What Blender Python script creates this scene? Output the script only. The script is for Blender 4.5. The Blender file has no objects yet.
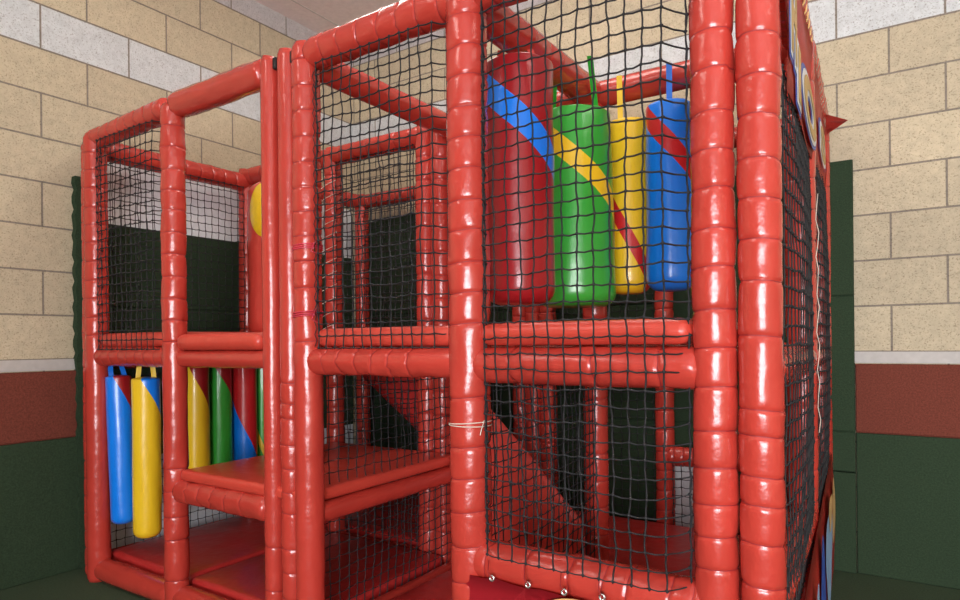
import bpy, bmesh, math, random
from mathutils import Vector, Matrix, noise
random.seed(7)
SC = bpy.context.scene
COL = SC.collection
PI = math.pi

# ------------------------------------------------------------------ materials
def nmat(name):
    m = bpy.data.materials.new(name); m.use_nodes = True
    nt = m.node_tree; b = nt.nodes['Principled BSDF']
    return m, nt, b
def N(nt, t, **kw):
    n = nt.nodes.new(t)
    for k, v in kw.items(): setattr(n, k, v)
    return n
def setin(n, **kw):
    for k, v in kw.items(): n.inputs[k.replace('_', ' ')].default_value = v
def math_node(nt, op, a, b=None, c=None):
    n = nt.nodes.new('ShaderNodeMath'); n.operation = op
    for i, v in enumerate((a, b, c)):
        if v is None: continue
        if isinstance(v, (int, float)): n.inputs[i].default_value = v
        else: nt.links.new(v, n.inputs[i])
    return n.outputs[0]
def bump(nt, b, height, strength=.2, dist=.01):
    n = nt.nodes.new('ShaderNodeBump'); n.inputs['Strength'].default_value = strength
    n.inputs['Distance'].default_value = dist
    nt.links.new(height, n.inputs['Height']); nt.links.new(n.outputs[0], b.inputs['Normal'])
def noise_tex(nt, scale, detail=3, coord='Object', rough=.5):
    tc = nt.nodes.new('ShaderNodeTexCoord'); n = nt.nodes.new('ShaderNodeTexNoise')
    n.inputs['Scale'].default_value = scale; n.inputs['Detail'].default_value = detail
    n.inputs['Roughness'].default_value = rough
    nt.links.new(tc.outputs[coord], n.inputs['Vector']); return n.outputs[0]
def mixc(nt, fac, c1, c2):
    n = nt.nodes.new('ShaderNodeMix'); n.data_type = 'RGBA'
    if isinstance(fac, (int, float)): n.inputs[0].default_value = fac
    else: nt.links.new(fac, n.inputs[0])
    for i, c in ((6, c1), (7, c2)):
        if isinstance(c, tuple): n.inputs[i].default_value = (*c, 1)
        else: nt.links.new(c, n.inputs[i])
    return n.outputs[2]
def vinyl(name, col, rough=.26, bs=.36, coat=.3):
    m, nt, b = nmat(name)
    f = noise_tex(nt, 6, 2)
    c = mixc(nt, f, tuple(x * .86 for x in col), tuple(min(1, x * 1.1) for x in col))
    nt.links.new(c, b.inputs['Base Color'])
    b.inputs['Roughness'].default_value = rough
    b.inputs['Coat Weight'].default_value = coat; b.inputs['Coat Roughness'].default_value = .15
    n1 = noise_tex(nt, 20, 3); n2 = noise_tex(nt, 7, 2)
    bump(nt, b, math_node(nt, 'ADD', n1, math_node(nt, 'MULTIPLY', n2, 1.6)), bs, .011)
    return m
def plain(name, col, rough=.6, metal=0):
    m, nt, b = nmat(name)
    f = noise_tex(nt, 40, 2)
    nt.links.new(mixc(nt, f, tuple(x * .85 for x in col), tuple(min(1, x * 1.1) for x in col)), b.inputs['Base Color'])
    b.inputs['Roughness'].default_value = rough; b.inputs['Metallic'].default_value = metal
    return m

RED = vinyl('red_vinyl', (.49, .046, .032))
THREAD = plain('dark_red_cord', (.30, .015, .015), .6)
PADRED = vinyl('red_pad_vinyl', (.60, .062, .040), .34, .3, .12)
CRIM = vinyl('crimson_floor_vinyl', (.46, .028, .026), .36, .35, .12)
SHEET = vinyl('red_sheet', (.66, .058, .040), .4, .2, .08)
NETM = plain('black_net_cord', (.012, .013, .015), .75)
WHITE = plain('white_cord', (.75, .68, .58), .5)
METAL = plain('eyelet_metal', (.75, .75, .72), .25, .9)
DARKM = plain('black_rubber', (.012, .012, .012), .7)
GOLD = plain('gold_print', (.55, .34, .10), .45)
PALEG = plain('pale_gold_print', (.72, .45, .18), .45)
PWHITE = plain('white_print', (.75, .76, .78), .45)
PBLUE = plain('blue_print', (.03, .08, .42), .45)
PLBLUE = plain('light_blue_print', (.30, .48, .75), .4)
BLUE = vinyl('blue_vinyl', (.01, .17, .72)); GREEN = vinyl('green_vinyl', (.03, .36, .035))
YELLOW = vinyl('yellow_vinyl', (.82, .55, .02))
CB = dict(blue=(.005, .21, .86), green=(.035, .38, .04), yellow=(.85, .56, .02), red=(.56, .018, .022), crimson=(.33, .012, .016))
STRAP = dict(blue=BLUE, green=GREEN, yellow=YELLOW, red=RED)

def carpet(name, col, s=150):
    m, nt, b = nmat(name)
    f = noise_tex(nt, s, 4, 'Object', .7)
    f2 = noise_tex(nt, 5, 3)
    c = mixc(nt, f, tuple(x * .2 for x in col), tuple(x * 1.95 for x in col))
    c = mixc(nt, math_node(nt, 'MULTIPLY', f2, .35), c, tuple(x * .8 for x in col))
    nt.links.new(c, b.inputs['Base Color']); b.inputs['Roughness'].default_value = .95
    b.inputs['Specular IOR Level'].default_value = .15
    bump(nt, b, f, .6, .004)
    return m
MATG = carpet('green_carpet_tile', (.030, .052, .028)); MATB = carpet('brown_carpet_tile', (.165, .045, .030))
FLOORG = carpet('green_floor_carpet', (.058, .090, .052))
SEAM = plain('seam_dark', (.008, .012, .008), .9)

def block_wall(name, axis, off):
    m, nt, b = nmat(name)
    tc = nt.nodes.new('ShaderNodeTexCoord'); sep = nt.nodes.new('ShaderNodeSeparateXYZ')
    nt.links.new(tc.outputs['Object'], sep.inputs[0])
    u = math_node(nt, 'ADD', sep.outputs[axis], off + 40 * .4013)
    v = math_node(nt, 'SUBTRACT', sep.outputs[2], .99 - 6 * .2026)
    cmb = nt.nodes.new('ShaderNodeCombineXYZ'); nt.links.new(u, cmb.inputs[0]); nt.links.new(v, cmb.inputs[1])
    br = nt.nodes.new('ShaderNodeTexBrick'); nt.links.new(cmb.outputs[0], br.inputs['Vector'])
    br.offset = .5; br.offset_frequency = 2; br.squash = 1
    br.inputs['Scale'].default_value = 1; br.inputs['Mortar Size'].default_value = .0045
    br.inputs['Mortar Smooth'].default_value = .25; br.inputs['Bias'].default_value = 0
    br.inputs['Brick Width'].default_value = .4013; br.inputs['Row Height'].default_value = .2026
    br.inputs['Color1'].default_value = (.60, .52, .36, 1); br.inputs['Color2'].default_value = (.52, .45, .315, 1)
    br.inputs['Mortar'].default_value = (.30, .26, .21, 1)
    row = math_node(nt, 'FLOOR', math_node(nt, 'DIVIDE', v, .2026))
    w7 = math_node(nt, 'COMPARE', row, 13, .3)
    w10 = math_node(nt, 'GREATER_THAN', row, 15.5)
    whites = mixc(nt, w7, br.outputs['Color'], (.63, .665, .67))
    whites = mixc(nt, w10, whites, (.52, .50, .50))
    col = mixc(nt, br.outputs['Fac'], whites, (.26, .225, .18))
    big = noise_tex(nt, 30, 4, 'Object', .65)
    fine = noise_tex(nt, 140, 3, 'Object', .7)
    ramp = nt.nodes.new('ShaderNodeValToRGB'); nt.links.new(fine, ramp.inputs[0])
    ramp.color_ramp.elements[0].position = .30; ramp.color_ramp.elements[0].color = (.45, .42, .38, 1)
    ramp.color_ramp.elements[1].position = .46; ramp.color_ramp.elements[1].color = (1, 1, 1, 1)
    mul = nt.nodes.new('ShaderNodeMix'); mul.data_type = 'RGBA'; mul.blend_type = 'MULTIPLY'; mul.inputs[0].default_value = .9
    nt.links.new(col, mul.inputs[6]); nt.links.new(ramp.outputs[0], mul.inputs[7])
    mul2 = nt.nodes.new('ShaderNodeMix'); mul2.data_type = 'RGBA'; mul2.blend_type = 'MULTIPLY'; mul2.inputs[0].default_value = 1
    nt.links.new(mul.outputs[2], mul2.inputs[6])
    r2 = nt.nodes.new('ShaderNodeValToRGB'); nt.links.new(big, r2.inputs[0])
    r2.color_ramp.elements[0].position = .3; r2.color_ramp.elements[0].color = (.86, .86, .86, 1)
    r2.color_ramp.elements[1].position = .7; r2.color_ramp.elements[1].color = (1.06, 1.06, 1.06, 1)
    nt.links.new(r2.outputs[0], mul2.inputs[7])
    nt.links.new(mul2.outputs[2], b.inputs['Base Color']); b.inputs['Roughness'].default_value = .85
    h = math_node(nt, 'SUBTRACT', math_node(nt, 'MULTIPLY', fine, .35), br.outputs['Fac'])
    bump(nt, b, h, .7, .006)
    return m
WALLL = block_wall('block_wall_left', 1, -1.36)
WALLB = block_wall('block_wall_back', 0, .25)
PAINT = plain('painted_trim', (.50, .48, .45), .6)
CEIL = plain('ceiling_paint', (.80, .71, .69), .8)
BOARD = plain('white_board', (.84, .89, .92), .5)

# ------------------------------------------------------------------ helpers
def link(name, me, mat, parent=None, smooth=True):
    o = bpy.data.objects.new(name, me); COL.objects.link(o)
    for mm in (mat if isinstance(mat, (list, tuple)) else [mat]): me.materials.append(mm)
    if smooth: me.polygons.foreach_set('use_smooth', [True] * len(me.polygons))
    if parent: o.parent = parent
    return o
def obj(name, bm, mat, parent=None, smooth=True):
    bmesh.ops.recalc_face_normals(bm, faces=bm.faces)
    me = bpy.data.meshes.new(name); bm.to_mesh(me); bm.free()
    return link(name, me, mat, parent, smooth)
def pobj(name, vs, fs, mat, parent=None, smooth=True, mi=None):
    me = bpy.data.meshes.new(name); me.from_pydata(vs, [], fs)
    if mi: me.polygons.foreach_set('material_index', mi)
    me.validate(); me.update()
    return link(name, me, mat, parent, smooth)
def tag(o, label, cat, group=None, kind=None):
    o['label'] = label
    if cat: o['category'] = cat
    if group: o['group'] = group
    if kind: o['kind'] = kind
    return o
def empty(name, loc):
    o = bpy.data.objects.new(name, None); COL.objects.link(o); o.location = loc; o.empty_display_size = .1
    return o
def bxm(bm, lo, hi, bev=0, seg=2):
    r = bmesh.ops.create_cube(bm, size=1)
    vs = r['verts']
    for v in vs:
        v.co = Vector([(lo[i] + hi[i]) / 2 + v.co[i] * (hi[i] - lo[i]) for i in range(3)])
    if bev:
        es = list({e for v in vs for e in v.link_edges})
        bmesh.ops.bevel(bm, geom=es, offset=bev, segments=seg, affect='EDGES', profile=.5)
    return bm
def box(name, lo, hi, mat, parent=None, bev=0, seg=2):
    return obj(name, bxm(bmesh.new(), lo, hi, bev, seg), mat, parent, smooth=bool(bev and seg > 2))
def struct(name, lo, hi, mat):
    o = box(name, lo, hi, mat); o['kind'] = 'structure'; return o

def frame_axes(d):
    d = d.normalized()
    a = Vector((0, 0, 1)) if abs(d.z) < .9 else Vector((1, 0, 0))
    x = d.cross(a).normalized(); y = d.cross(x).normalized()
    return d, x, y

def tube(p0, p1, R, ties, name, parent, mat=RED, sides=20, seed=0, fold=1.0, step=.02, bow=None, sleeve=False):
    """padded tube; ties = positions along it where a cord pinches the sleeve"""
    p0 = Vector(p0); p1 = Vector(p1); L = (p1 - p0).length
    d, ax, ay = frame_axes(p1 - p0)
    ss = set()
    n = max(2, int(L / step))
    for i in range(n + 1): ss.add(round(L * i / n, 5))
    ts = sorted(t for t in ties if .006 < t < L - .006)
    for t in ts:
        for o_ in (-.016, -.009, -.0045, -.0016, .0016, .0045, .009, .016):
            if 0 < t + o_ < L: ss.add(round(t + o_, 5))
    s = sorted(ss)
    # drop near-duplicates
    q = [s[0]]
    for v in s[1:]:
        if v - q[-1] > .0012: q.append(v)
    s = q
    vs, fs, mi = [], [], []
    knots = [0] + ts + [L]
    for z in s:
        # local segment
        dn = 9
        for t in ts: dn = min(dn, abs(z - t))
        lo = max([k for k in knots if k <= z + 1e-6]); hi = min([k for k in knots if k > z] or [L])
        u = (z - lo) / max(1e-4, hi - lo)
        puff = (max(0, math.sin(PI * min(1, max(0, u)))) ** .3) if ts and hi - lo < .2 else 1
        pinch = math.exp(-(dn / .0036) ** 1.2) if dn < 9 else 0
        rr = R * (.975 + .025 * puff) - R * .075 * pinch
        rr *= 1 + .025 * noise.noise(Vector((seed * 3.1, z * 9, 1.7)))
        end = min(z, L - z)
        if end < .012 and not sleeve: rr *= .86 + .14 * math.sqrt(max(0, 1 - (1 - end / .012) ** 2))
        off = Vector((0, 0, 0))
        if bow: off = Vector(bow) * math.sin(PI * z / L)
        # slight misalignment of each tie
        for k in range(sides):
            a = 2 * PI * k / sides
            ca, sa = math.cos(a), math.sin(a)
            f = math.exp(-dn / .018) if dn < 9 else 0
            w = noise.noise(Vector((ca * 3.2 + seed, sa * 3.2, z * 7)))
            w2 = noise.noise(Vector((ca * 5 + seed, sa * 5, z * 9)))
            lw = noise.noise(Vector((ca * 1.4 + seed * 2, sa * 1.4, z * 14)))
            r = rr + R * fold * (f * (.07 * w + .16 * w2) + .03 * lw)
            if not ts:
                r += R * fold * .05 * noise.noise(Vector((ca * 2.0 + seed, sa * 2.0, z * 3.2)))
            zz = z + .004 * math.sin(a + seed * 1.3) * (1 if ts else 0)
            vs.append(p0 + d * zz + ax * (ca * r) + ay * (sa * r) + off)
    for i in range(len(s) - 1):
        mid = (s[i] + s[i + 1]) / 2
        tied = any(abs(mid - t) < .0016 for t in ts)
        for k in range(sides):
            k2 = (k + 1) % sides
            fs.append((i * sides + k, i * sides + k2, (i + 1) * sides + k2, (i + 1) * sides + k)); mi.append(1 if tied else 0)
    fs.append(tuple(range(sides))); mi.append(0)
    fs.append(tuple(reversed(range((len(s) - 1) * sides, len(s) * sides)))); mi.append(0)
    me = bpy.data.meshes.new(name); me.from_pydata([tuple(v) for v in vs], [], fs)
    me.polygons.foreach_set('material_index', mi)
    bm = bmesh.new(); bm.from_mesh(me); bmesh.ops.recalc_face_normals(bm, faces=bm.faces); bm.to_mesh(me); bm.free()
    return link(name, me, [mat, THREAD], parent)

def ties_range(a, b, sp, jit=.006, seed=1):
    rnd = random.Random(seed); t = a; out = []
    while t < b:
        out.append(t); t += sp + rnd.uniform(-jit, jit)
    return out

def cord(vs, fs, pts, r, sides=4, close=False):
    """append a thin tube through pts"""
    base = len(vs); n = len(pts)
    for i, p in enumerate(pts):
        p = Vector(p)
        a = Vector(pts[max(0, i - 1)]); b = Vector(pts[min(n - 1, i + 1)])
        if close: a = Vector(pts[(i - 1) % n]); b = Vector(pts[(i + 1) % n])
        t = b - a
        if t.length < 1e-9: t = Vector((0, 0, 1))
        d, x, y = frame_axes(t)
        for k in range(sides):
            an = 2 * PI * k / sides + .4
            vs.append(tuple(p + x * (math.cos(an) * r) + y * (math.sin(an) * r)))
    m = n if close else n - 1
    for i in range(m):
        j = (i + 1) % n
        for k in range(sides):
            k2 = (k + 1) % sides
            fs.append((base + i * sides + k, base + i * sides + k2, base + j * sides + k2, base + j * sides + k))
    if not close:
        fs.append(tuple(base + k for k in range(sides))); fs.append(tuple(base + (n - 1) * sides + k for k in reversed(range(sides))))

def cordobj(name, pts, r, mat, parent=None, sides=6, close=False):
    vs, fs = [], []; cord(vs, fs, pts, r, sides, close)
    return pobj(name, vs, fs, mat, parent)

def net(name, parent, O, U, W, H, nrm, cell=.041, r=.0021, seed=0, bulge=0, jit=.003, belly=0, cut=None, sag=.0024, kn=2.25):
    """knotted net: O corner, U unit vector sideways, W width, H (bottom, top) heights, nrm outward direction"""
    U = Vector(U).normalized(); nrm = Vector(nrm).normalized(); O = Vector(O)
    z0, z1 = H
    nu = max(1, round(W / cell)); nv = max(1, round((z1 - z0) / cell))
    def P(i, j):
        u = i / nu; v = j / nv
        e = min(1, 6 * min(u, 1 - u)); ev = min(1, 6 * min(v, 1 - v))
        ju = noise.noise(Vector((i * .45 + seed * 7, j * .45, 3))) * jit * 3.0 * e + noise.noise(Vector((i * 1.7 + seed, j * 1.7, 9))) * jit * e
        jv = noise.noise(Vector((i * .4 + seed * 5, j * .4, 11))) * jit * 3.0 * ev + noise.noise(Vector((i * 1.9 + seed, j * 1.9, 5))) * jit * ev
        jn = noise.noise(Vector((i * .3 + seed, j * .3, 21))) * jit * 2
        b = bulge * math.sin(PI * u) * (math.sin(PI * v) ** .7 if 0 < v < 1 else 0)
        # scalloped side edges, pulled in between lacing points
        edge = 0
        if i == 0: edge = .004 * (j % 2)
        if i == nu: edge = -.004 * (j % 2)
        bb = min(1, 11 * min(u, 1 - u)); b += belly * bb * bb * (3 - 2 * bb)
        return O + U * (u * W + ju + edge) + Vector((0, 0, z0 + v * (z1 - z0) + jv - O.z * 0)) + nrm * (b + jn)
    O = Vector((O.x, O.y, 0))
    pts = [[P(i, j) for j in range(nv + 1)] for i in range(nu + 1)]
    vs, fs = [], []
    def ok(p): return cut is None or cut(p)
    def seg(a, b, vert, h):
        m = (a + b) / 2
        if not (ok(a) and ok(b)): return
        k = sag * (.6 + .8 * ((h * 7919) % 97) / 97)
        m = m + (U * (k * .5 * (1 if h % 2 else -1)) if vert else Vector((0, 0, -k)))
        cord(vs, fs, [a, m, b], r)
    for i in range(nu + 1):
        for j in range(nv + 1):
            if j < nv: seg(pts[i][j], pts[i][j + 1], True, i * 31 + j * 17)
            if i < nu: seg(pts[i][j], pts[i + 1][j], False, i * 13 + j * 29)
            if ok(pts[i][j]) and kn:
                b = len(vs); p = pts[i][j]; k = r * kn
                for dx in ((1.25, 0, 0), (-1.25, 0, 0), (0, 1.25, 0), (0, -1.25, 0), (0, 0, 1.3), (0, 0, -1.3)):
                    vs.append(tuple(p + Vector(dx) * k))
                for f in ((0, 2, 4), (2, 1, 4), (1, 3, 4), (3, 0, 4), (2, 0, 5), (1, 2, 5), (3, 1, 5), (0, 3, 5)):
                    fs.append(tuple(b + q for q in f))
    return pobj(name, vs, fs, NETM, parent)

# ------------------------------------------------------------------ camera
TH = math.radians(33.4); ROLL = math.radians(.58); CH = 1.05
F_ = Vector((-math.sin(TH), math.cos(TH), 0)); R_ = Vector((math.cos(TH), math.sin(TH), 0)); U_ = Vector((0, 0, 1))
Xc = R_ * math.cos(ROLL) - U_ * math.sin(ROLL); Yc = R_ * math.sin(ROLL) + U_ * math.cos(ROLL); Zc = -F_
cam = bpy.data.cameras.new('camera'); co = bpy.data.objects.new('camera', cam); COL.objects.link(co)
M = Matrix((Xc, Yc, Zc)).transposed().to_4x4(); M.translation = Vector((0, 0, CH)); co.matrix_world = M
cam.sensor_fit = 'HORIZONTAL'; cam.sensor_width = 36; cam.lens = 645 / 960 * 36; cam.shift_y = 42 / 960
cam.clip_start = .02
SC.camera = co

# ------------------------------------------------------------------ room
XL, YB, CE = -3.28, 3.345, 3.137
XR, YF = 3.3, -3.2
struct('floor', (XL - .1, YF - .1, -.1), (XR + .1, YB + .1, 0), FLOORG)
struct('wall_left', (XL - .1, YF - .1, 0), (XL, YB + .1, CE), WALLL)
struct('wall_back', (XL, YB, 0), (XR + .1, YB + .1, CE), WALLB)
struct('wall_right', (XR, YF, 0), (XR + .1, YB, CE), WALLL)
# front wall behind the camera with a window opening
bm = bmesh.new()
wx0, wx1, wz0, wz1 = .2, 2.9, .35, 1.9
bxm(bm, (XL, YF - .1, 0), (wx0, YF, CE)); bxm(bm, (wx1, YF - .1, 0), (XR, YF, CE))
bxm(bm, (wx0, YF - .1, 0), (wx1, YF, wz0)); bxm(bm, (wx0, YF - .1, wz1), (wx1, YF, CE))
o = obj('wall_front', bm, WALLB, smooth=False); o['kind'] = 'structure'
bm = bmesh.new(); bxm(bm, (XL - .1, YF - .1, CE), (XR + .1, YB + .1, CE + .1))
o = obj('ceiling', bm, CEIL, smooth=False); o['kind'] = 'structure'
# ceiling board joints: thin cover strips running along the room
for i, x in enumerate((-3.09, -1.88, -.67, .54, 1.75)):
    o = box('trim_%d' % (i + 5), (x - .003, YF, CE - .003), (x + .003, YB, CE + .001), PAINT); o['kind'] = 'structure'
for i, (lo, hi) in enumerate([((XL, YF, .94), (XL + .012, 1.50, .99)), ((-.20, YB - .012, .94), (XR, YB, .99))]):
    o = struct('trim_%d' % (i + 1), lo, hi, PAINT)
bm = bmesh.new()
for x in (wx0, (wx0 + wx1) / 2, wx1): bxm(bm, (x - .03, YF - .08, wz0), (x + .03, YF - .02, wz1))
for z in (wz0, wz1): bxm(bm, (wx0, YF - .08, z - .03), (wx1, YF - .02, z + .03))
o = obj('window_1', bm, PAINT, smooth=False); o['kind'] = 'structure'

# wall padding: carpet covered boards with seams cut between the tiles
def tiles(name, axis, wall, rng, rows, mat, label, thick=.018, seams=None, group='carpet covered padding on the walls'):
    """axis 'x': on the back wall, 'y': on the left wall; rng = seam coordinates; rows = seam heights"""
    bm = bmesh.new(); g = .0025
    for a, b in zip(rng[:-1], rng[1:]):
        for c, d in zip(rows[:-1], rows[1:]):
            if axis == 'x': bxm(bm, (a + g, wall - thick, c + g * (c > 0)), (b - g, wall, d - g), .004, 1)
            else: bxm(bm, (wall, a + g, c + g * (c > 0)), (wall + thick, b - g, d - g), .004, 1)
    if axis == 'x': bxm(bm, (rng[0] + g, wall - thick * .6, rows[0]), (rng[-1] - g, wall, rows[-1] - g))
    else: bxm(bm, (wall, rng[0] + g, rows[0]), (wall + thick * .6, rng[-1] - g, rows[-1] - g))
    o = obj(name, bm, mat, smooth=False)
    return tag(o, label, 'wall padding', group)
tiles('wall_mat', 'y', XL, [-3.1, -1.9, -.72, .28, 1.495], [0, .625], MATG, 'dark green carpet padding along the left wall, below the brown band')
tiles('wall_mat', 'y', XL, [-3.1, -1.9, -.72, .28, 1.495], [.6235, .938], MATB, 'reddish brown carpet band on the left wall, above the green padding')
tiles('wall_mat', 'x', YB, [-.19, .85, 2.07, 3.29], [0, .630], MATG, 'dark green carpet padding low on the right-hand wall, under the brown band')
tiles('wall_mat', 'x', YB, [-.19, .85, 2.07, 3.29], [.6285, .938], MATB, 'reddish brown carpet band on the right-hand wall, right of the red frame')
tiles('wall_mat', 'x', YB, [-.82, -.1875], [.45, .630, 1.24, 1.85], MATG, 'tall narrow dark green mat at the right edge of the red frame', .032)
tiles('wall_mat', 'x', YB, [-.82, -.1875], [0, .45], MATG, 'foot of the tall green mat at the right edge of the red frame', .032)
tiles('wall_mat', 'x', YB, [-3.24, -2.65, -2.04, -1.43, -1.02], [0, .63, 1.24, 1.9], MATG, 'dark green mats on the wall behind the middle of the frame', .032)
tiles('wall_mat', 'x', YB, [-1.02, -.82], [.45, .63, 1.24, 1.9], MATG, 'slim dark green mat hanging above the small white board', .032)
# small white board low on the back wall
tag(box('wall_board', (-1.02, YB - .03, 0), (-.82, YB, .45), BOARD), 'small white board low behind the net, at the right rear of the frame', 'board')
# left: scalloped edge mat
vs = []; fs = []; n = 60
y0, y1, ht = 1.50, 1.57, 1.85
for i in range(n + 1):
    z = ht * i / n
    y = y0 - .012 * abs(math.sin(z * PI / .085)) - .006
    vs += [(XL, y, z), (XL + .035, y, z), (XL + .035, y1, z), (XL, y1, z)]
for i in range(n):
    a = i * 4; b = a + 4
    for k in range(4): fs.append((a + k, a + (k + 1) % 4, b + (k + 1) % 4, b + k))
fs += [(3, 2, 1, 0), (n * 4, n * 4 + 1, n * 4 + 2, n * 4 + 3)]
tag(pobj('wall_mat', vs, fs, MATG, smooth=False), 'narrow dark green mat with a scalloped edge left of the red frame', 'wall padding', 'carpet covered padding on the walls')
tag(box('wall_board', (XL, 1.59, 0), (XL + .014, 3.31, 1.99), BOARD), 'large white board on the left wall behind the netted left bay', 'board')
bm = bmesh.new(); bxm(bm, (XL + .014, 1.633, .483), (XL + .026, 3.297, 1.647))
for a, b in ((1.63, 2.11), (2.11, 2.72), (2.72, 3.3)):
    for c, d in ((.48, 1.24), (1.24, 1.65)): bxm(bm, (XL + .014, a + .003, c + .003), (XL + .034, b - .003, d - .003), .004, 1)
tag(obj('wall_mat', bm, MATG, smooth=False), 'dark green mat over the white board on the left wall', 'wall padding', 'carpet covered padding on the walls')

# ------------------------------------------------------------------ the play frame
FR = empty('soft_play_frame', (-1.65, 2.3, 0))
tag(FR, 'large red padded soft play frame with black nets standing in the corner of the room', 'play frame')
inv = Matrix.Translation((1.65, -2.3, 0))
PARTS = []
def own(o): PARTS.append(o); return o
Y1, Y2, Y3 = 1.475, 2.34, 3.2
R = .050
XA, XB, XC1, XCM, XC2, XD, XE, XF = -3.036, -2.428, -1.834, -1.748, -1.655, -1.007, -.352, -.257
TOPZ, MIDZ, LOWZ = 2.0, .987, .475
sd = [0]
def post(x, y, ties=(), r=R, z0=0.0, z1=2.045, **k):
    sd[0] += 1
    return own(tube((x, y, z0), (x, y, z1), r, ties, 'post', None, seed=sd[0], **k))
def rail(a, b, ties=(), r=.048, **k):
    sd[0] += 1
    if a[1] == b[1] and a[1] < 1.6: a = (a[0] + .022, a[1] + .006, a[2]); b = (b[0] - .022, b[1] + .006, b[2])
    return own(tube(a, b, r, ties, 'rail', None, seed=sd[0], **k))
T = ties_range
# front row
post(XA, Y1, T(1.10, 1.97, .083, seed=3), r=.048, z1=2.002)
post(XA - .090, Y1 + .03, T(.05, 2.0, .083, seed=4), r=.046, z1=1.985)
post(XB, Y1, [.12, .28, .37, .47, .56] + T(1.06, 1.98, .083, seed=5), r=.046, fold=1.5, z1=2.0)
post(XC1, Y1, [.20, .35], r=.034, z1=2.04)
post(XCM, Y1 + .01, [.05, .11, .19, .28, .36, .48, .55, .63, .71, .80, .85, .92], r=.040, z1=2.05)
post(XC2, Y1, T(1.15, 1.99, .083, seed=6) + [1.06], r=.047, fold=1.1)
post(XD, Y1, [.20, .34, .40, .495, .59, .68, .765, .90] + T(1.10, 2.0, .086, seed=7), r=.058, z1=2.1, fold=1.0)
post(XE, Y1, [.05, .13, .25, .335, .42, .55, .62, .69, .77, .85, .945] + T(1.03, 2.1, .0865, seed=8), r=.0472, z1=2.12, fold=1.0)
post(XF, Y1, [.06, .15, .23, .29, .42, .47, .53, .62, .70, .76, .845, .90, 1.055] + T(1.17, 2.1, .0875, seed=9), r=.0448, z1=2.12, fold=1.0)
# middle row
for x, y in ((XA - .088, Y2), (XB, Y2), (XC1, Y2), (XCM, Y2), (XC2, Y2), (XD, Y2), (-.284, Y2)):
    post(x, y, T(.1, 1.98, .105, seed=int(-x * 50)), r=.047, sides=16, step=.04)
# back row
for x in (XA - .02, XB, XC1, XCM, XC2, XD, -.315):
    post(x, Y3, T(.1, 1.98, .10, seed=int(-x * 70)), r=.047, sides=14, step=.04)
# top rails, front
rail((XA - .05, Y1, TOPZ - .022), (XB, Y1, TOPZ), T(.06, .6, .07, seed=11), r=.047, fold=1.2)
rail((XB, Y1, TOPZ), (XC1, Y1, TOPZ), [], r=.05, fold=2.2)
rail((XC2, Y1, TOPZ + .005), (XD, Y1, TOPZ + .005), T(.08, .6, .08, seed=12), r=.052, fold=1.4)
rail((XD, Y1, TOPZ), (XE, Y1, TOPZ), T(.08, .6, .08, seed=13), r=.05)
# top rails, middle and back rows
rail((XA - .088, Y2, TOPZ), (XB, Y2, TOPZ), T(.08, .6, .09, seed=14), sides=16)
rail((XB, Y2, TOPZ), (XC1, Y2, TOPZ), T(.08, .6, .09, seed=15), sides=16)
rail((XC2, Y2, TOPZ), (XD, Y2, TOPZ), T(.08, .6, .09, seed=16), sides=16)
rail((XD, Y2, TOPZ), (-.28, Y2, TOPZ), [], sides=16)
rail((XA, Y3, TOPZ), (XC1, Y3, TOPZ), T(.08, 1.2, .09, seed=17), sides=14)
rail((XC2, Y3, TOPZ), (-.315, Y3, TOPZ), T(.08, 1.4, .1, seed=18), sides=14)
# top rails running back
rail((XA - .088, Y1 + .03, TOPZ - .035), (XA - .088, Y2, TOPZ - .035), T(.06, .8, .075, seed=19), r=.05, sides=16)
rail((XC2, Y1, TOPZ - .01), (XC2, Y2, TOPZ - .01), [], sides=16)
rail((XD, Y1, TOPZ), (XD, Y2, TOPZ), [.30, .42, .5], sides=18, r=.056, fold=1.8)
rail((XA - .088, Y2, TOPZ), (XA - .02, Y3, TOPZ), T(.06, .8, .08, seed=21), sides=14)
rail((XF, Y1, TOPZ + .02), (-.284, Y2, TOPZ + .02), T(.05, .82, .06, seed=22), sides=16)
rail((-.28, Y2, TOPZ), (-.315, Y3, TOPZ), T(.05, .82, .06, seed=23), sides=14)
# mid rails
rail((XA, Y1, 1.003), (XB, Y1, 1.003), T(.07, .58, .067, seed=24), r=.043)
rail((XB, Y1 + .006, .996), (XC1, Y1 + .006, .996), [], r=.033)
rail((XC2, Y1, MIDZ + .006), (XD, Y1, MIDZ + .006), T(.08, .46, .068, seed=25), r=.045, fold=2.2)
rail((XD, Y1, MIDZ), (XE, Y1, MIDZ), [.13, .36, .52], r=.049, bow=(0, -.006, 0), fold=1.5)
for a, b in ((XA - .088, XB), (XB, XC1), (XC2, XD), (XD, -.28)):
    rail((a, Y2, MIDZ), (b, Y2, MIDZ), T(.07, .6, .1, seed=26), sides=14, step=.04)
for a, b in ((XA, XC1), (XC2, XD), (XD, -.315)):
    rail((a, Y3, MIDZ), (b, Y3, MIDZ), T(.07, 1.2, .1, seed=27), sides=14, step=.04)
rail((XF, Y1, MIDZ), (-.284, Y2, MIDZ), T(.07, .8, .1, seed=28), sides=14)
rail((-.28, Y2, MIDZ), (-.315, Y3, MIDZ), T(.07, .8, .1, seed=29), sides=14)
rail((XA - .088, Y1 + .03, MIDZ), (XA - .088, Y2, MIDZ), T(.07, .8, .1, seed=30), sides=14)
rail((-2.80, Y1, MIDZ), (-2.80, Y2, MIDZ), [], sides=14, r=.03)
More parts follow.
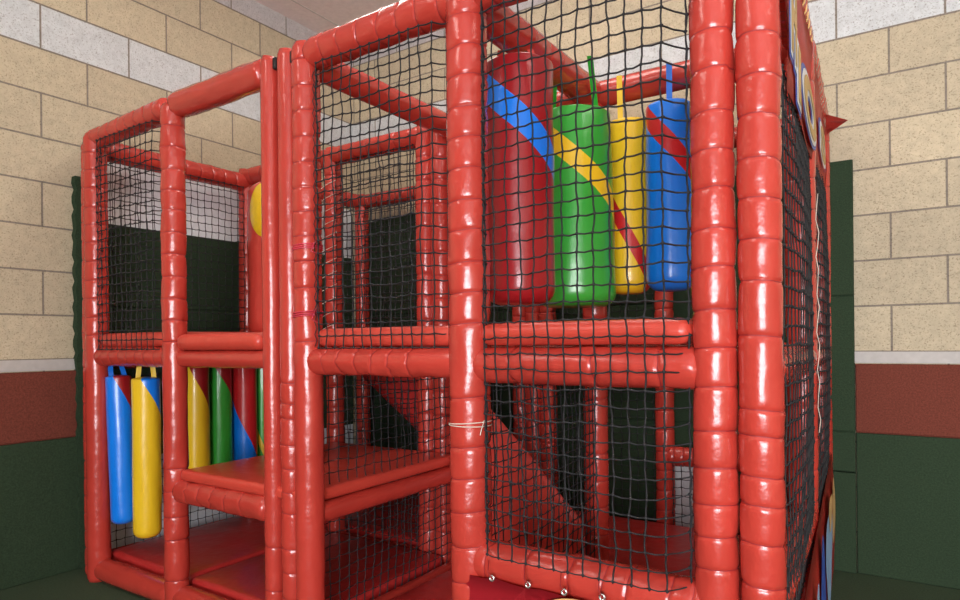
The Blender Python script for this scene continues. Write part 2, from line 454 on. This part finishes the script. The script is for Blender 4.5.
# low rails at the height of the step deck
rail((XB, Y1, LOWZ), (XC1, Y1, LOWZ), T(.09, .46, .085, seed=31), r=.048, fold=2.0)
rail((XD, Y1, .457), (XE, Y1, .457), [.05, .17, .29, .38, .44, .54, .59], r=.053, fold=1.6)
rail((XC2, Y1, LOWZ + .005), (XC2, Y2, LOWZ + .005), [], sides=16, r=.036)
rail((XB, Y2, LOWZ), (XC1, Y2, LOWZ), [], sides=14)
rail((XD, Y3, LOWZ), (-.315, Y3, LOWZ), T(.05, .7, .05, seed=32), sides=14, step=.04)
rail((XF, Y1, LOWZ), (-.284, Y2, LOWZ), T(.05, .8, .08, seed=33), sides=14)
# bottom rails
rail((XA, Y1, .05), (XB, Y1, .05), [], r=.048)
rail((XB, Y1, .05), (XC1, Y1, .05), [], r=.048, fold=1.5)
rail((XD, Y1, .05), (XE, Y1, .05), [], r=.045)
rail((XA - .088, Y1, .048), (XA - .088, Y2, .048), [], r=.046)
for y in (Y2, Y3):
    rail((XA - .05, y, .048), (XC1, y, .048), [], sides=14); rail((XC2, y, .048), (-.29, y, .048), [], sides=14)
rail((XC2, Y1, .048), (XC2, Y2, .048), [], sides=14)
rail((XF, Y1, .048), (-.284, Y2, .048), [], sides=14); rail((-.28, Y2, .048), (-.315, Y3, .048), [], sides=14)

# decks: stuffed vinyl pads, slightly domed
def pad(name, lo, hi, mat, edge=.02, dome=.006, seed=0):
    nx = max(6, int((hi[0] - lo[0]) / .05)); ny = max(6, int((hi[1] - lo[1]) / .05))
    bm = bxm(bmesh.new(), lo, hi, edge, 4)
    bmesh.ops.subdivide_edges(bm, edges=[e for e in bm.edges if e.calc_length() > .2], cuts=10, use_grid_fill=True)
    cx, cy = (lo[0] + hi[0]) / 2, (lo[1] + hi[1]) / 2; hx, hy = (hi[0] - lo[0]) / 2, (hi[1] - lo[1]) / 2
    for v in bm.verts:
        if v.co.z > (lo[2] + hi[2]) / 2:
            f = (1 - ((v.co.x - cx) / hx) ** 2) * (1 - ((v.co.y - cy) / hy) ** 2)
            v.co.z += dome * max(0, f) + .004 * noise.noise(v.co * 5 + Vector((seed, 0, 0))) * max(0, f)
        v.co += Vector((0, .004 * noise.noise(v.co * 6), 0))
    return own(obj(name, bm, mat))
g = .012
# upper decks
pad('deck_pad', (XA + .045, Y1 - .015, 1.044), (XB - .045, Y2 - g, 1.104), PADRED, .025, seed=1)
pad('deck_pad', (XB + .045, Y1 - .03, 1.030), (XC1 - .045, Y2 - g, 1.092), PADRED, .028, seed=2)
pad('deck_pad', (XC2 + .045, Y1 - .015, 1.040), (XD - .045, Y2 - g, 1.098), PADRED, .025, seed=3)
pad('deck_pad', (XD + .045, Y1 - .03, 1.040), (XE - .045, Y2 - g, 1.100), PADRED, .028, seed=4)
pad('deck_pad', (XA - .03, Y2 + .05, 1.036), (XC1 - g, Y3 - g, 1.095), PADRED, seed=5)
# step deck
o = pad('step_pad', (XB + .052, Y1 - .02, .518), (XC2 + .02, Y2 - .05, .562), PADRED, .018, seed=6)
o['label'] = 'low red step deck'
# floor pads
pad('floor_pad', (XA - .02, Y1 + .05, .02), (XB - .005, Y2 - .05, .115), CRIM, .02, seed=7)
pad('floor_pad', (XB + .005, Y1 + .05, .02), (XC2 - .055, Y2 - .05, .110), CRIM, .02, seed=8)
pad('floor_pad', (XC2 + .055, Y1 - .03, .02), (XD - .055, Y2 - .05, .105), CRIM, .02, seed=9)
pad('floor_pad', (XD + .055, Y1 + .05, .02), (-.34, Y2 - .05, .115), CRIM, .02, seed=10)
pad('floor_pad', (XA - .02, Y2 + .05, .02), (XC2 - .05, Y3 - .05, .115), CRIM, .02, seed=11)
pad('floor_pad', (XC2 - .04, Y2 + .05, .02), (-.36, Y3 - .05, .15), CRIM, .02, seed=12)

# hanging red sheets inside, cut on the diagonal
def sheet(name, pts, y, th, mat, label=None, seed=0):
    """polygon pts (x, z) in a plane across the frame, given thickness and a little billow"""
    bm = bmesh.new()
    f = bm.faces.new([bm.verts.new((p[0], y, p[1])) for p in pts])
    bmesh.ops.triangulate(bm, faces=[f])
    bmesh.ops.subdivide_edges(bm, edges=bm.edges[:], cuts=5, use_grid_fill=True)
    for v in bm.verts: v.co.y += .018 * noise.noise(v.co * 4 + Vector((seed, 0, 0)))
    r = bmesh.ops.solidify(bm, geom=bm.faces[:], thickness=th)
    o = own(obj(name, bm, mat))
    if label: o['label'] = label
    return o
sheet('divider_sheet', [(XC2 + .03, .96), (XC2 + .03, .10), (XD - .03, .10), (XD - .03, .36), (-1.50, .82)], Y2 - .07, .004, SHEET, seed=1)
sheet('divider_sheet', [(-2.37, .95), (-1.83, .95), (-1.83, .575)], Y2 + .03, .004, CRIM, seed=2)

# nets
nw = (0, -1, 0)
e = .047
def NT(*a, **k):
    o = own(net('net_panel', None, *a, **k)); return o
NT((XD + .060, Y1 - .012, 0), (1, 0, 0), XE - XD - .110, (.50, 2.06), nw, cell=.0395, seed=1, bulge=.014, belly=.070)
NT((XC2 + .048, Y1 + .0, 0), (1, 0, 0), XD - XC2 - .104, (1.037, 1.948), nw, cell=.0385, seed=2, belly=.040)
NT((XA + .046, Y1 + .0, 0), (1, 0, 0), XB - XA - .092, (1.035, 1.95), nw, cell=.040, seed=3, belly=.040)
NT((XA - .05, Y1 + .06, 0), (0, 1, 0), Y2 - Y1 - .11, (1.06, 1.93), (1, 0, 0), cell=.040, seed=4)
NT((XA - .05, Y1 + .06, 0), (0, 1, 0), Y2 - Y1 - .11, (.10, .95), (1, 0, 0), cell=.043, seed=5)
NT((XC2 - .02, Y1 + .06, 0), (0, 1, 0), Y2 - Y1 - .10, (.09, .94), (1, 0, 0), cell=.042, seed=6, bulge=.02)
NT((XD + .01, Y1 + .06, 0), (0, 1, 0), Y2 - Y1 - .11, (.13, .95), (1, 0, 0), cell=.042, seed=7, bulge=.02)
NT((XB + .045, Y2 - .03, 0), (1, 0, 0), XC1 - XB - .09, (1.05, 1.96), nw, cell=.040, seed=8)
NT((XB + .045, Y2 + .012, 0), (1, 0, 0), XC1 - XB - .09, (.12, .95), nw, cell=.042, seed=9)
NT((XC2 + .045, Y3 - .03, 0), (1, 0, 0), XD - XC2 - .09, (.12, 1.95), nw, cell=.042, seed=10, kn=0)
NT((XD + .045, Y3 - .03, 0), (1, 0, 0), .6, (.12, .45), nw, cell=.042, seed=11)
NT((XA + .04, Y3 - .03, 0), (1, 0, 0), XC1 - XA - .09, (1.05, 1.95), nw, cell=.042, seed=12, kn=0)
# side nets on the right, bulging outwards
NT((XF + .044, Y1 + .02, 0), (-.045, 1, 0), Y2 - Y1 - .06, (.40, 1.63), (1, 0, 0), cell=.042, seed=13, bulge=.022, r=.0018)
NT((-.248, Y2 + .045, 0), (-.045, 1, 0), Y3 - Y2 - .08, (.44, 1.68), (1, 0, 0), cell=.042, seed=14, bulge=.025, r=.0018)

# lower front panel with round emblem and laced eyelets
bm = bmesh.new()
px0, px1 = XD - .02, XE + .02
nseg = 16; vv = []
top = []
for i in range(nseg + 1):
    u = i / nseg; x = px0 + (px1 - px0) * u
    top.append((x, .435 - .010 * abs(math.sin(u * PI * 5)) ** .7))
for i in range(nseg + 1):
    vv.append([bm.verts.new((top[i][0], Y1 - .050 - .008 * math.sin(PI * i / nseg) * math.sin(PI * j / 8), .03 + (top[i][1] - .03) * j / 8)) for j in range(9)])
for i in range(nseg):
    for j in range(8): bm.faces.new((vv[i][j], vv[i + 1][j], vv[i + 1][j + 1], vv[i][j + 1]))
bmesh.ops.solidify(bm, geom=bm.faces[:], thickness=.003)
panel = own(obj('front_panel', bm, vinyl('cherry_vinyl', (.56, .022, .035), .35, .1, .1)))
def ring(name, c, r0, r1, n, mat, parent, axis='y', th=.003, sq=1):
    vs, fs = [], []
    for i in range(n):
        a = 2 * PI * i / n
        for rr, t in ((r0, 0), (r1, 0), (r1, th), (r0, th)):
            if axis == 'y': vs.append((c[0] + math.cos(a) * rr, c[1] - t, c[2] + math.sin(a) * rr))
            else: vs.append((c[0] + t, c[1] + math.cos(a) * rr * sq, c[2] + math.sin(a) * rr))
    for i in range(n):
        j = (i + 1) % n
        for k in range(4): fs.append((i * 4 + k, i * 4 + (k + 1) % 4, j * 4 + (k + 1) % 4, j * 4 + k))
    return pobj(name, vs, fs, mat, parent, smooth=False)
yp = Y1 - .0630
ring('emblem_ring', (-.655, yp, .254), .158, .178, 72, PALEG, panel)
ring('emblem_ring', (-.655, yp, .254), .095, .112, 60, PALEG, panel)
for q in ((490, 578), (526, 585), (562, 592.5), (600, 598)):
    u = (q[0] - 480) / 645; zc = (Y1 - .062) / (.835 + .5505 * u); x = zc * (.835 * u - .5505)
    h = CH - (q[1] - 342) / 645 * zc
    vs, fs = [], []
    pts = [(x + .0065 * math.cos(a), yp - .002, h + .0065 * math.sin(a)) for a in [2 * PI * k / 16 for k in range(16)]]
    cord(vs, fs, pts, .0030, 6, True); oo = pobj('eyelet', vs, fs, METAL, panel); oo['label'] = 'silver eyelet'
    cordobj('lacing', [(x, yp - .003, h), (x - .003, yp - .016, h + .02), (x - .002, yp - .012, h + .05)], .0016, THREAD, panel)

# banner along the top of the right side
def sideX(y): return -.2045 - .045 * (y - Y1)
bm = bmesh.new(); nn = 28; vv = []
by0, by1 = 1.50, 3.14
for i in range(nn + 1):
    y = by0 + (by1 - by0) * i / nn
    vv.append([bm.verts.new((sideX(y) + .004 * math.sin(j * 1.3 + i * .4) , y, 1.58 + .09 * (i / nn) * (6 - j) / 6 + (1.985 - 1.58) * j / 6)) for j in range(7)])
for i in range(nn):
    for j in range(6): bm.faces.new((vv[i][j], vv[i + 1][j], vv[i + 1][j + 1], vv[i][j + 1]))
bmesh.ops.solidify(bm, geom=bm.faces[:], thickness=.003)
ban = own(obj('name_banner', bm, SHEET)); ban['label'] = 'red banner with gold block letters'
def letter(ch, y, z, w, h):
    for k, (mm, grow, dx) in enumerate(((PBLUE, .020, .0075), (PWHITE, .011, .0095), (GOLD, 0, .0115))):
        cu = bpy.data.curves.new('t', 'FONT'); cu.body = ch; cu.size = 1; cu.align_x = 'CENTER'; cu.extrude = .0008
        cu.offset = grow / h * .7 + .03
        to = bpy.data.objects.new('t', cu)
        COL.objects.link(to); bpy.context.view_layer.update()
        me = bpy.data.meshes.new_from_object(to); bpy.data.objects.remove(to)
        me.name = 'banner_letter'
        for v in me.vertices:
            c = v.co.copy()
            v.co = Vector((sideX(y) + dx + c.z * .5 - (c.x * w) * .045, y + c.x * w, z + (c.y - .35) * h / .7))
        me.materials.clear()
        link('banner_letter', me, mm, ban, smooth=False)
letter('H', 1.57, 1.76, .18, .17); letter('I', 1.70, 1.675, .34, .12); letter('O', 2.07, 1.705, .58, .118); letter('S', 2.72, 1.77, .62, .105)
# corded hem wound round the rail above the banner
for k, y in enumerate([1.52 + i * .055 for i in range(30)]):
    if k % 1 == 0:
        x = sideX(y) - .052
        pts = [(x + .054 * math.cos(a), y + .03 * (a / PI), 2.005 + .054 * math.sin(a)) for a in [-.6 + j * .35 for j in range(11)]]
        if k == 0: wv, wf = [], []
        cord(wv, wf, pts, .0035, 5)
o = own(pobj('rail_lacing', wv, wf, PALEG, None)); o['label'] = 'pale cord wound round the top rail'
# lower side picture panel
bm = bmesh.new(); vv = []
for i in range(nn + 1):
    u = i / nn; y = 1.52 + (3.16 - 1.52) * u
    tz = .40 + .16 * u ** .8
    vv.append([bm.verts.new((sideX(y) + .012 * math.sin(PI * j / 6) + .01, y, .02 + (tz - .02) * j / 6)) for j in range(7)])
for i in range(nn):
    for j in range(6): bm.faces.new((vv[i][j], vv[i + 1][j], vv[i + 1][j + 1], vv[i][j + 1]))
bmesh.ops.solidify(bm, geom=bm.faces[:], thickness=.003)
sp = own(obj('side_panel', bm, SHEET)); sp['label'] = 'red side panel with blue and gold print'
def blob(y, z, ry, rz, mat, dx=.026, rot=0):
    vs = [(sideX(y) + dx, y, z)]; fs = []
    n = 28
    for i in range(n):
        a = 2 * PI * i / n; r = 1 + .15 * math.sin(3 * a + y * 5)
        yy, zz = ry * r * math.cos(a), rz * r * math.sin(a)
        yy, zz = yy * math.cos(rot) - zz * math.sin(rot), yy * math.sin(rot) + zz * math.cos(rot)
        vs.append((sideX(y + yy) + dx, y + yy, z + zz)); fs.append((0, i + 1, (i + 1) % n + 1))
    pobj('print_patch', vs, fs, mat, sp, smooth=False)
blob(2.55, .30, .22, .16, PLBLUE); blob(2.62, .43, .12, .06, PALEG, .028); blob(2.2, .25, .12, .2, PBLUE, .025, .4)
blob(1.85, .22, .10, .17, PLBLUE, .028, -.3); blob(2.95, .36, .13, .12, PALEG, .025)
blob(1.72, .15, .08, .12, PALEG, .030)
# small flap of red cloth at the far end of the banner
vs = [(-.27, 3.06, 1.99), (-.19, 3.08, 1.955), (-.27, 3.08, 1.91), (-.21, 3.10, 1.95), (-.27, 3.05, 1.955)]
bm = bmesh.new(); b_ = [bm.verts.new(v) for v in vs]
bm.faces.new((b_[0], b_[1], b_[4])); bm.faces.new((b_[4], b_[1], b_[3])); bm.faces.new((b_[4], b_[3], b_[2]))
bmesh.ops.solidify(bm, geom=bm.faces[:], thickness=.003)
own(obj('cloth_flap', bm, SHEET))
# pale edge welt of the side net and ties
pts = [(sideX(Y2) + .012 + .004 * math.sin(i * 2.1), Y2 - .03 + .012 * math.sin(i * 1.3), .75 + i * .04) for i in range(20)]
own(cordobj('net_edge_cord', pts, .0011, WHITE, None))
# white string tied round the post beside the entrance
def around(x, y, z, r, slope=0, n=28):
    return [(x + r * math.cos(2 * PI * i / n), y + r * math.sin(2 * PI * i / n), z + slope * math.cos(2 * PI * i / n)) for i in range(n)]
vs, fs = [], []
cord(vs, fs, around(XD, Y1, .83, .0595, .004), .0014, 6, True); cord(vs, fs, around(XD, Y1, .823, .0595, -.001), .0014, 6, True)
cord(vs, fs, [(XD + .056, Y1 - .022, .833), (XD + .066, Y1 - .03, .84), (XD + .058, Y1 - .034, .815), (XD + .052, Y1 - .03, .80)], .0014, 6)
o = own(pobj('string_tie', vs, fs, WHITE, None)); o['label'] = 'white string tied round the post'
# loose zip tie tail above the right side
o = own(cordobj('cable_tie', [(-.205, 1.72, 2.03), (-.17, 1.73, 2.035), (-.135, 1.74, 2.03), (-.105, 1.75, 2.008), (-.09, 1.755, 1.985)], .0018, WHITE, None)); o['label'] = 'white cable tie tail'
# white lacing on the rear post behind the entrance bay
vs, fs = [], []
for i in range(12):
    z = 1.12 + i * .065
    cord(vs, fs, [(XB - .045, Y2 - .045, z), (XB, Y2 - .055, z + .012), (XB + .048, Y2 - .03, z + .035)], .0016, 5)
o = own(pobj('post_lacing', vs, fs, WHITE, None)); o['label'] = 'white cord lacing the net to the rear post'
# cord lacing every front net to its posts and rails
def lacing(x, z0, z1, side, post_r=.05):
    vs, fs = [], []
    z = z0
    k = 0
    pts = []
    while z < z1:
        pts.append((x + side * (.0015 if k % 2 else -.002), Y1 - .012 + (.0 if k % 2 else -.006), z)); z += .020; k += 1
    cord(vs, fs, pts, .0014, 5)
    return own(pobj('net_lacing', vs, fs, NETM, None))
lacing(XD + .060, .5, 2.05, 1); lacing(XE - .052, .5, 2.05, -1); lacing(XC2 + .052, 1.04, 1.96, 1); lacing(XD - .060, 1.04, 1.98, -1); lacing(XA + .05, 1.04, 1.95, 1)
# red ties on the double post
PINK = vinyl('pink_red_cord', (.6, .04, .08))
for z in (1.36, 1.14):
    vs, fs = [], []
    for dz in (0, .006, .013): cord(vs, fs, around(XC2, Y1, z + dz, .0485, .004), .0022, 5, True)
    cord(vs, fs, [(XC2 + .05, Y1 - .02, z), (XC2 + .07, Y1 - .03, z + .02), (XC2 + .06, Y1 - .04, z - .012), (XC2 + .085, Y1 - .04, z - .02)], .0022, 5)
    own(pobj('cord_tie', vs, fs, PINK, None))
# black caps showing at the top of the paired posts
for x in ((XC1 + XCM) / 2, (XCM + XC2) / 2 - .002):
    own(box('pipe_cap', (x - .009, Y1 - .020, 1.99), (x + .009, Y1 + .03, 2.030), DARKM, None, .004))
for o in PARTS:
    o.parent = FR; o.location = (1.65, -2.3, 0)

# ------------------------------------------------------------------ hanging bags
def two_tone(name, c1, c2, z0, k, w, mode):
    m, nt, b = nmat(name)
    tc = nt.nodes.new('ShaderNodeTexCoord'); sp_ = nt.nodes.new('ShaderNodeSeparateXYZ')
    nt.links.new(tc.outputs['Object'], sp_.inputs[0])
    ang = math_node(nt, 'ARCTAN2', sp_.outputs[0], math_node(nt, 'MULTIPLY', sp_.outputs[1], -1))
    t = math_node(nt, 'ADD', sp_.outputs[2], math_node(nt, 'MULTIPLY', ang, k))
    t = math_node(nt, 'SUBTRACT', t, z0)
    if mode == 'stripe': f = math_node(nt, 'LESS_THAN', math_node(nt, 'ABSOLUTE', t), w / 2)
    else: f = math_node(nt, 'GREATER_THAN', t, 0)
    nt.links.new(mixc(nt, f, c1, c2), b.inputs['Base Color'])
    b.inputs['Roughness'].default_value = .3; b.inputs['Coat Weight'].default_value = .2
    bump(nt, b, noise_tex(nt, 18, 3), .3, .006)
    return m
def bag(label, x, y, zt, zb, r, c1, c2, strap, s0, k, w, mode, railz, group, seed, rail_xy=None, taper=0, tilt=0, nst=2):
    root = empty('hanging_bag', (x, y, zb))
    tag(root, label, 'hanging bag', group)
    fa = math.atan2(x, y)                        # turn the front of the bag to the room
    H = zt - zb; sides = 36; vs = []; fs = []
    prof = []
    rb = min(.05, r * .6)
    for i in range(6):
        a = PI / 2 * i / 6; prof.append((r - rb + rb * math.sin(a), rb * (1 - math.cos(a))))
    nz = 22
    for i in range(nz + 1): prof.append((r, rb + (H - rb - .008) * i / nz))
    prof += [(r * .985, H - .003), (r * .93, H), (r * .5, H + .006), (.002, H + .008)]
    for pi_, (pr, pz) in enumerate(prof):
        for kk in range(sides):
            a = 2 * PI * kk / sides
            f = pr * (1 - taper * (pz / H))
            n_ = noise.noise(Vector((math.cos(a) * 1.6 + seed, math.sin(a) * 1.6, pz * 6))) * .035 * r
            up = max(0, (pz / H - .75) * 4)
            n_ += up * noise.noise(Vector((math.cos(a) * 4 + seed, math.sin(a) * 4, 1))) * .05 * r
            vs.append(((f + n_) * math.cos(a), (f + n_) * math.sin(a), pz))
    for i in range(len(prof) - 1):
        for kk in range(sides):
            k2 = (kk + 1) % sides
            fs.append((i * sides + kk, i * sides + k2, (i + 1) * sides + k2, (i + 1) * sides + kk))
    fs.append(tuple(reversed(range(sides)))); fs.append(tuple(range((len(prof) - 1) * sides, len(prof) * sides)))
    mt = two_tone('bag_' + c1 + '_' + c2, CB[c1], CB[c2], s0 - zb, k, w, mode)
    body = pobj('bag_body', vs, fs, mt, root)
    body.rotation_euler.z = fa * -1
    dx = math.cos(-fa) * r * .55; dy = math.sin(-fa) * r * .55
    rx, ry = rail_xy if rail_xy else (x, y)
    for sgn in ((-1, 1) if nst == 2 else (0,)):
        # flat webbing strap from the top of the bag up over the rail
        p0 = Vector((sgn * dx, sgn * dy, H - .005)) if nst == 2 else Vector(((rx - x) * .9, (ry - y) * .9, H - .005)); p2 = Vector((rx - x + sgn * dx * .75, ry - y + sgn * dy * .75, railz - zb))
        mid = (p0 + p2) / 2 + Vector((0, 0, 0))
        wv_ = Vector((math.cos(-fa), math.sin(-fa), 0)) * .010
        tv = Vector((math.sin(fa), math.cos(fa), 0)) * .0012
        v2 = []; f2 = []
        pts = [p0 + Vector((0, 0, -.03)) - tv * 0, p0, mid, p2]
        for p in pts: v2 += [p - wv_ - tv, p + wv_ - tv, p + wv_ + tv, p - wv_ + tv]
        for i in range(3):
            for q in range(4): f2.append((i * 4 + q, i * 4 + (q + 1) % 4, i * 4 + 4 + (q + 1) % 4, i * 4 + 4 + q))
        f2 += [(0, 1, 2, 3), (15, 14, 13, 12)]
        pobj('strap', v2, f2, STRAP[strap], root, smooth=False)
    root.rotation_euler = (0, tilt, 0)
    return root
G1 = 'large bags hanging in the upper right bay'; G2 = 'slim bags hanging in the lower left bay'
bag('wide dark red hanging bag with a blue diagonal band, leftmost in the upper right bay', -1.0, 1.745, 1.905, 1.165, .110, 'crimson', 'blue', 'red', 1.718, .10, .095, 'stripe', 1.96, G1, 1, (XD, 1.745))
bag('large green hanging bag with a yellow diagonal band on two thin green straps', -.985, 2.125, 1.858, 1.172, .141, 'green', 'yellow', 'green', 1.675, .115, .085, 'stripe', 2.02, G1, 2, (XD + .066, 2.02), .10)
bag('yellow hanging bag with a red diagonal band between the green and the blue bag', -.868, 2.345, 1.868, 1.225, .084, 'yellow', 'red', 'yellow', 1.43, .15, .085, 'stripe', 2.03, G1, 3, (-.875, Y2 - .060), .03, nst=1)
bag('shiny blue hanging bag with a red diagonal band, rightmost in the upper right bay', -.697, 2.30, 1.885, 1.225, .086, 'blue', 'red', 'blue', 1.735, .095, .085, 'stripe', 2.03, G1, 4, (-.690, Y2 - .060), .04, nst=1)
bag('slim blue hanging bag with a dark red corner, leftmost in the lower left bay', -2.93, 1.53, .912, .255, .050, 'blue', 'crimson', 'blue', .87, .10, 0, 'half', .97, G2, 5, (-2.95, 1.53), -.05, -.055)
bag('slim yellow hanging bag with a blue corner right of the slim blue bag', -2.818, 1.575, .903, .20, .0585, 'yellow', 'blue', 'yellow', .865, .10, 0, 'half', .985, G2, 6, (-2.818, 1.575), 0)
bag('dull yellow hanging bag with a dark red corner above the low step deck', -2.86, 1.845, .945, .30, .060, 'yellow', 'crimson', 'yellow', .88, .11, 0, 'half', .985, G2, 7, None, .05)
bag('green hanging bag with a dark red corner between the dull yellow and the red bag', -2.86, 1.975, .94, .30, .058, 'green', 'crimson', 'green', .90, .09, 0, 'half', .985, G2, 8, None, .05)
bag('bright red hanging bag with a blue lower corner next to the double post', -2.83, 2.095, .95, .30, .060, 'blue', 'red', 'red', .62, .12, 0, 'half', .985, G2, 9, None, .02, nst=1)
bag('green hanging bag half hidden behind the double post, rightmost of the slim bags', -2.85, 2.222, .96, .30, .056, 'green', 'yellow', 'green', .50, .14, .06, 'stripe', .985, G2, 10, None, .02, nst=1)

# big red bolster with yellow disc, half hidden behind the double post
b = empty('punch_bolster', (-2.73, 2.19, 1.10)); tag(b, 'upright red bolster with a yellow disc, half hidden behind the double post', 'bolster')
vs, fs = [], []; sides = 32; H = .79; r = .115
prof = [(.02, 0), (r * .9, 0), (r, .03)] + [(r * (1 + .02 * math.sin(i)), .03 + (H - .11) * i / 12) for i in range(1, 13)] + [(r * math.cos(a), H - .08 + .08 * math.sin(a)) for a in [PI / 2 * i / 7 for i in range(1, 7)]] + [(.002, H)]
for pr, pz in prof:
    for k in range(sides):
        a = 2 * PI * k / sides; vs.append((pr * math.cos(a), pr * math.sin(a), pz))
for i in range(len(prof) - 1):
    for k in range(sides):
        k2 = (k + 1) % sides; fs.append((i * sides + k, i * sides + k2, (i + 1) * sides + k2, (i + 1) * sides + k))
fs.append(tuple(reversed(range(sides))))
pobj('bolster_body', vs, fs, RED, b)
bm = bmesh.new(); bmesh.ops.create_uvsphere(bm, u_segments=28, v_segments=16, radius=1)
fa = math.atan2(-2.73, 2.19)
for v in bm.verts: v.co = Vector((v.co.x * .085, v.co.y * .035, v.co.z * .135))
o = obj('disc', bm, YELLOW, b); o.location = (.056, -.098, .63 - .01); o.rotation_euler.z = .0

# ------------------------------------------------------------------ lights
EM, nt_, b_e = nmat('lamp_diffuser'); b_e.inputs['Emission Color'].default_value = (1, .95, .88, 1); b_e.inputs['Emission Strength'].default_value = 7.0
b_e.inputs['Base Color'].default_value = (.9, .9, .9, 1)
def fixture(label, x, y, sx, sy):
    o = empty('ceiling_light', (x, y, CE - .16)); tag(o, label, 'ceiling light', 'hanging ceiling lights')
    box('diffuser', (-sx / 2, -sy / 2, 0), (sx / 2, sy / 2, .07), EM, o, .012, 3)
    for q in (-1, 1):
        cx_, cy_ = (q * (sx / 2 - .1), 0) if sx > sy else (0, q * (sy / 2 - .1))
        box('hanger', (cx_ - .006, cy_ - .006, .068), (cx_ + .006, cy_ + .006, .16), METAL, o)
fixture('long ceiling light hanging above the middle of the red frame', -1.5, 2.0, 1.6, .3)
fixture('ceiling light hanging over the floor right of the red frame', 1.5, 1.0, .3, 1.3)
fixture('ceiling light hanging near the left wall before the red frame', -2.0, -.6, .3, 1.3)
L = bpy.data.lights.new('window_light', 'AREA'); L.shape = 'RECTANGLE'; L.size = wx1 - wx0; L.size_y = wz1 - wz0
L.energy = 290; L.color = (.97, .95, 1)
lo = bpy.data.objects.new('window_light', L); COL.objects.link(lo); lo.location = ((wx0 + wx1) / 2, YF - .12, (wz0 + wz1) / 2)
lo.rotation_euler = (PI / 2, 0, 0)
w = bpy.data.worlds.new('world'); SC.world = w; w.use_nodes = True
w.node_tree.nodes['Background'].inputs[0].default_value = (.75, .82, 1, 1); w.node_tree.nodes['Background'].inputs[1].default_value = .6

SC.view_settings.view_transform = 'Standard'; SC.view_settings.look = 'None'
SC.view_settings.gamma = 1; SC.view_settings.exposure = .34
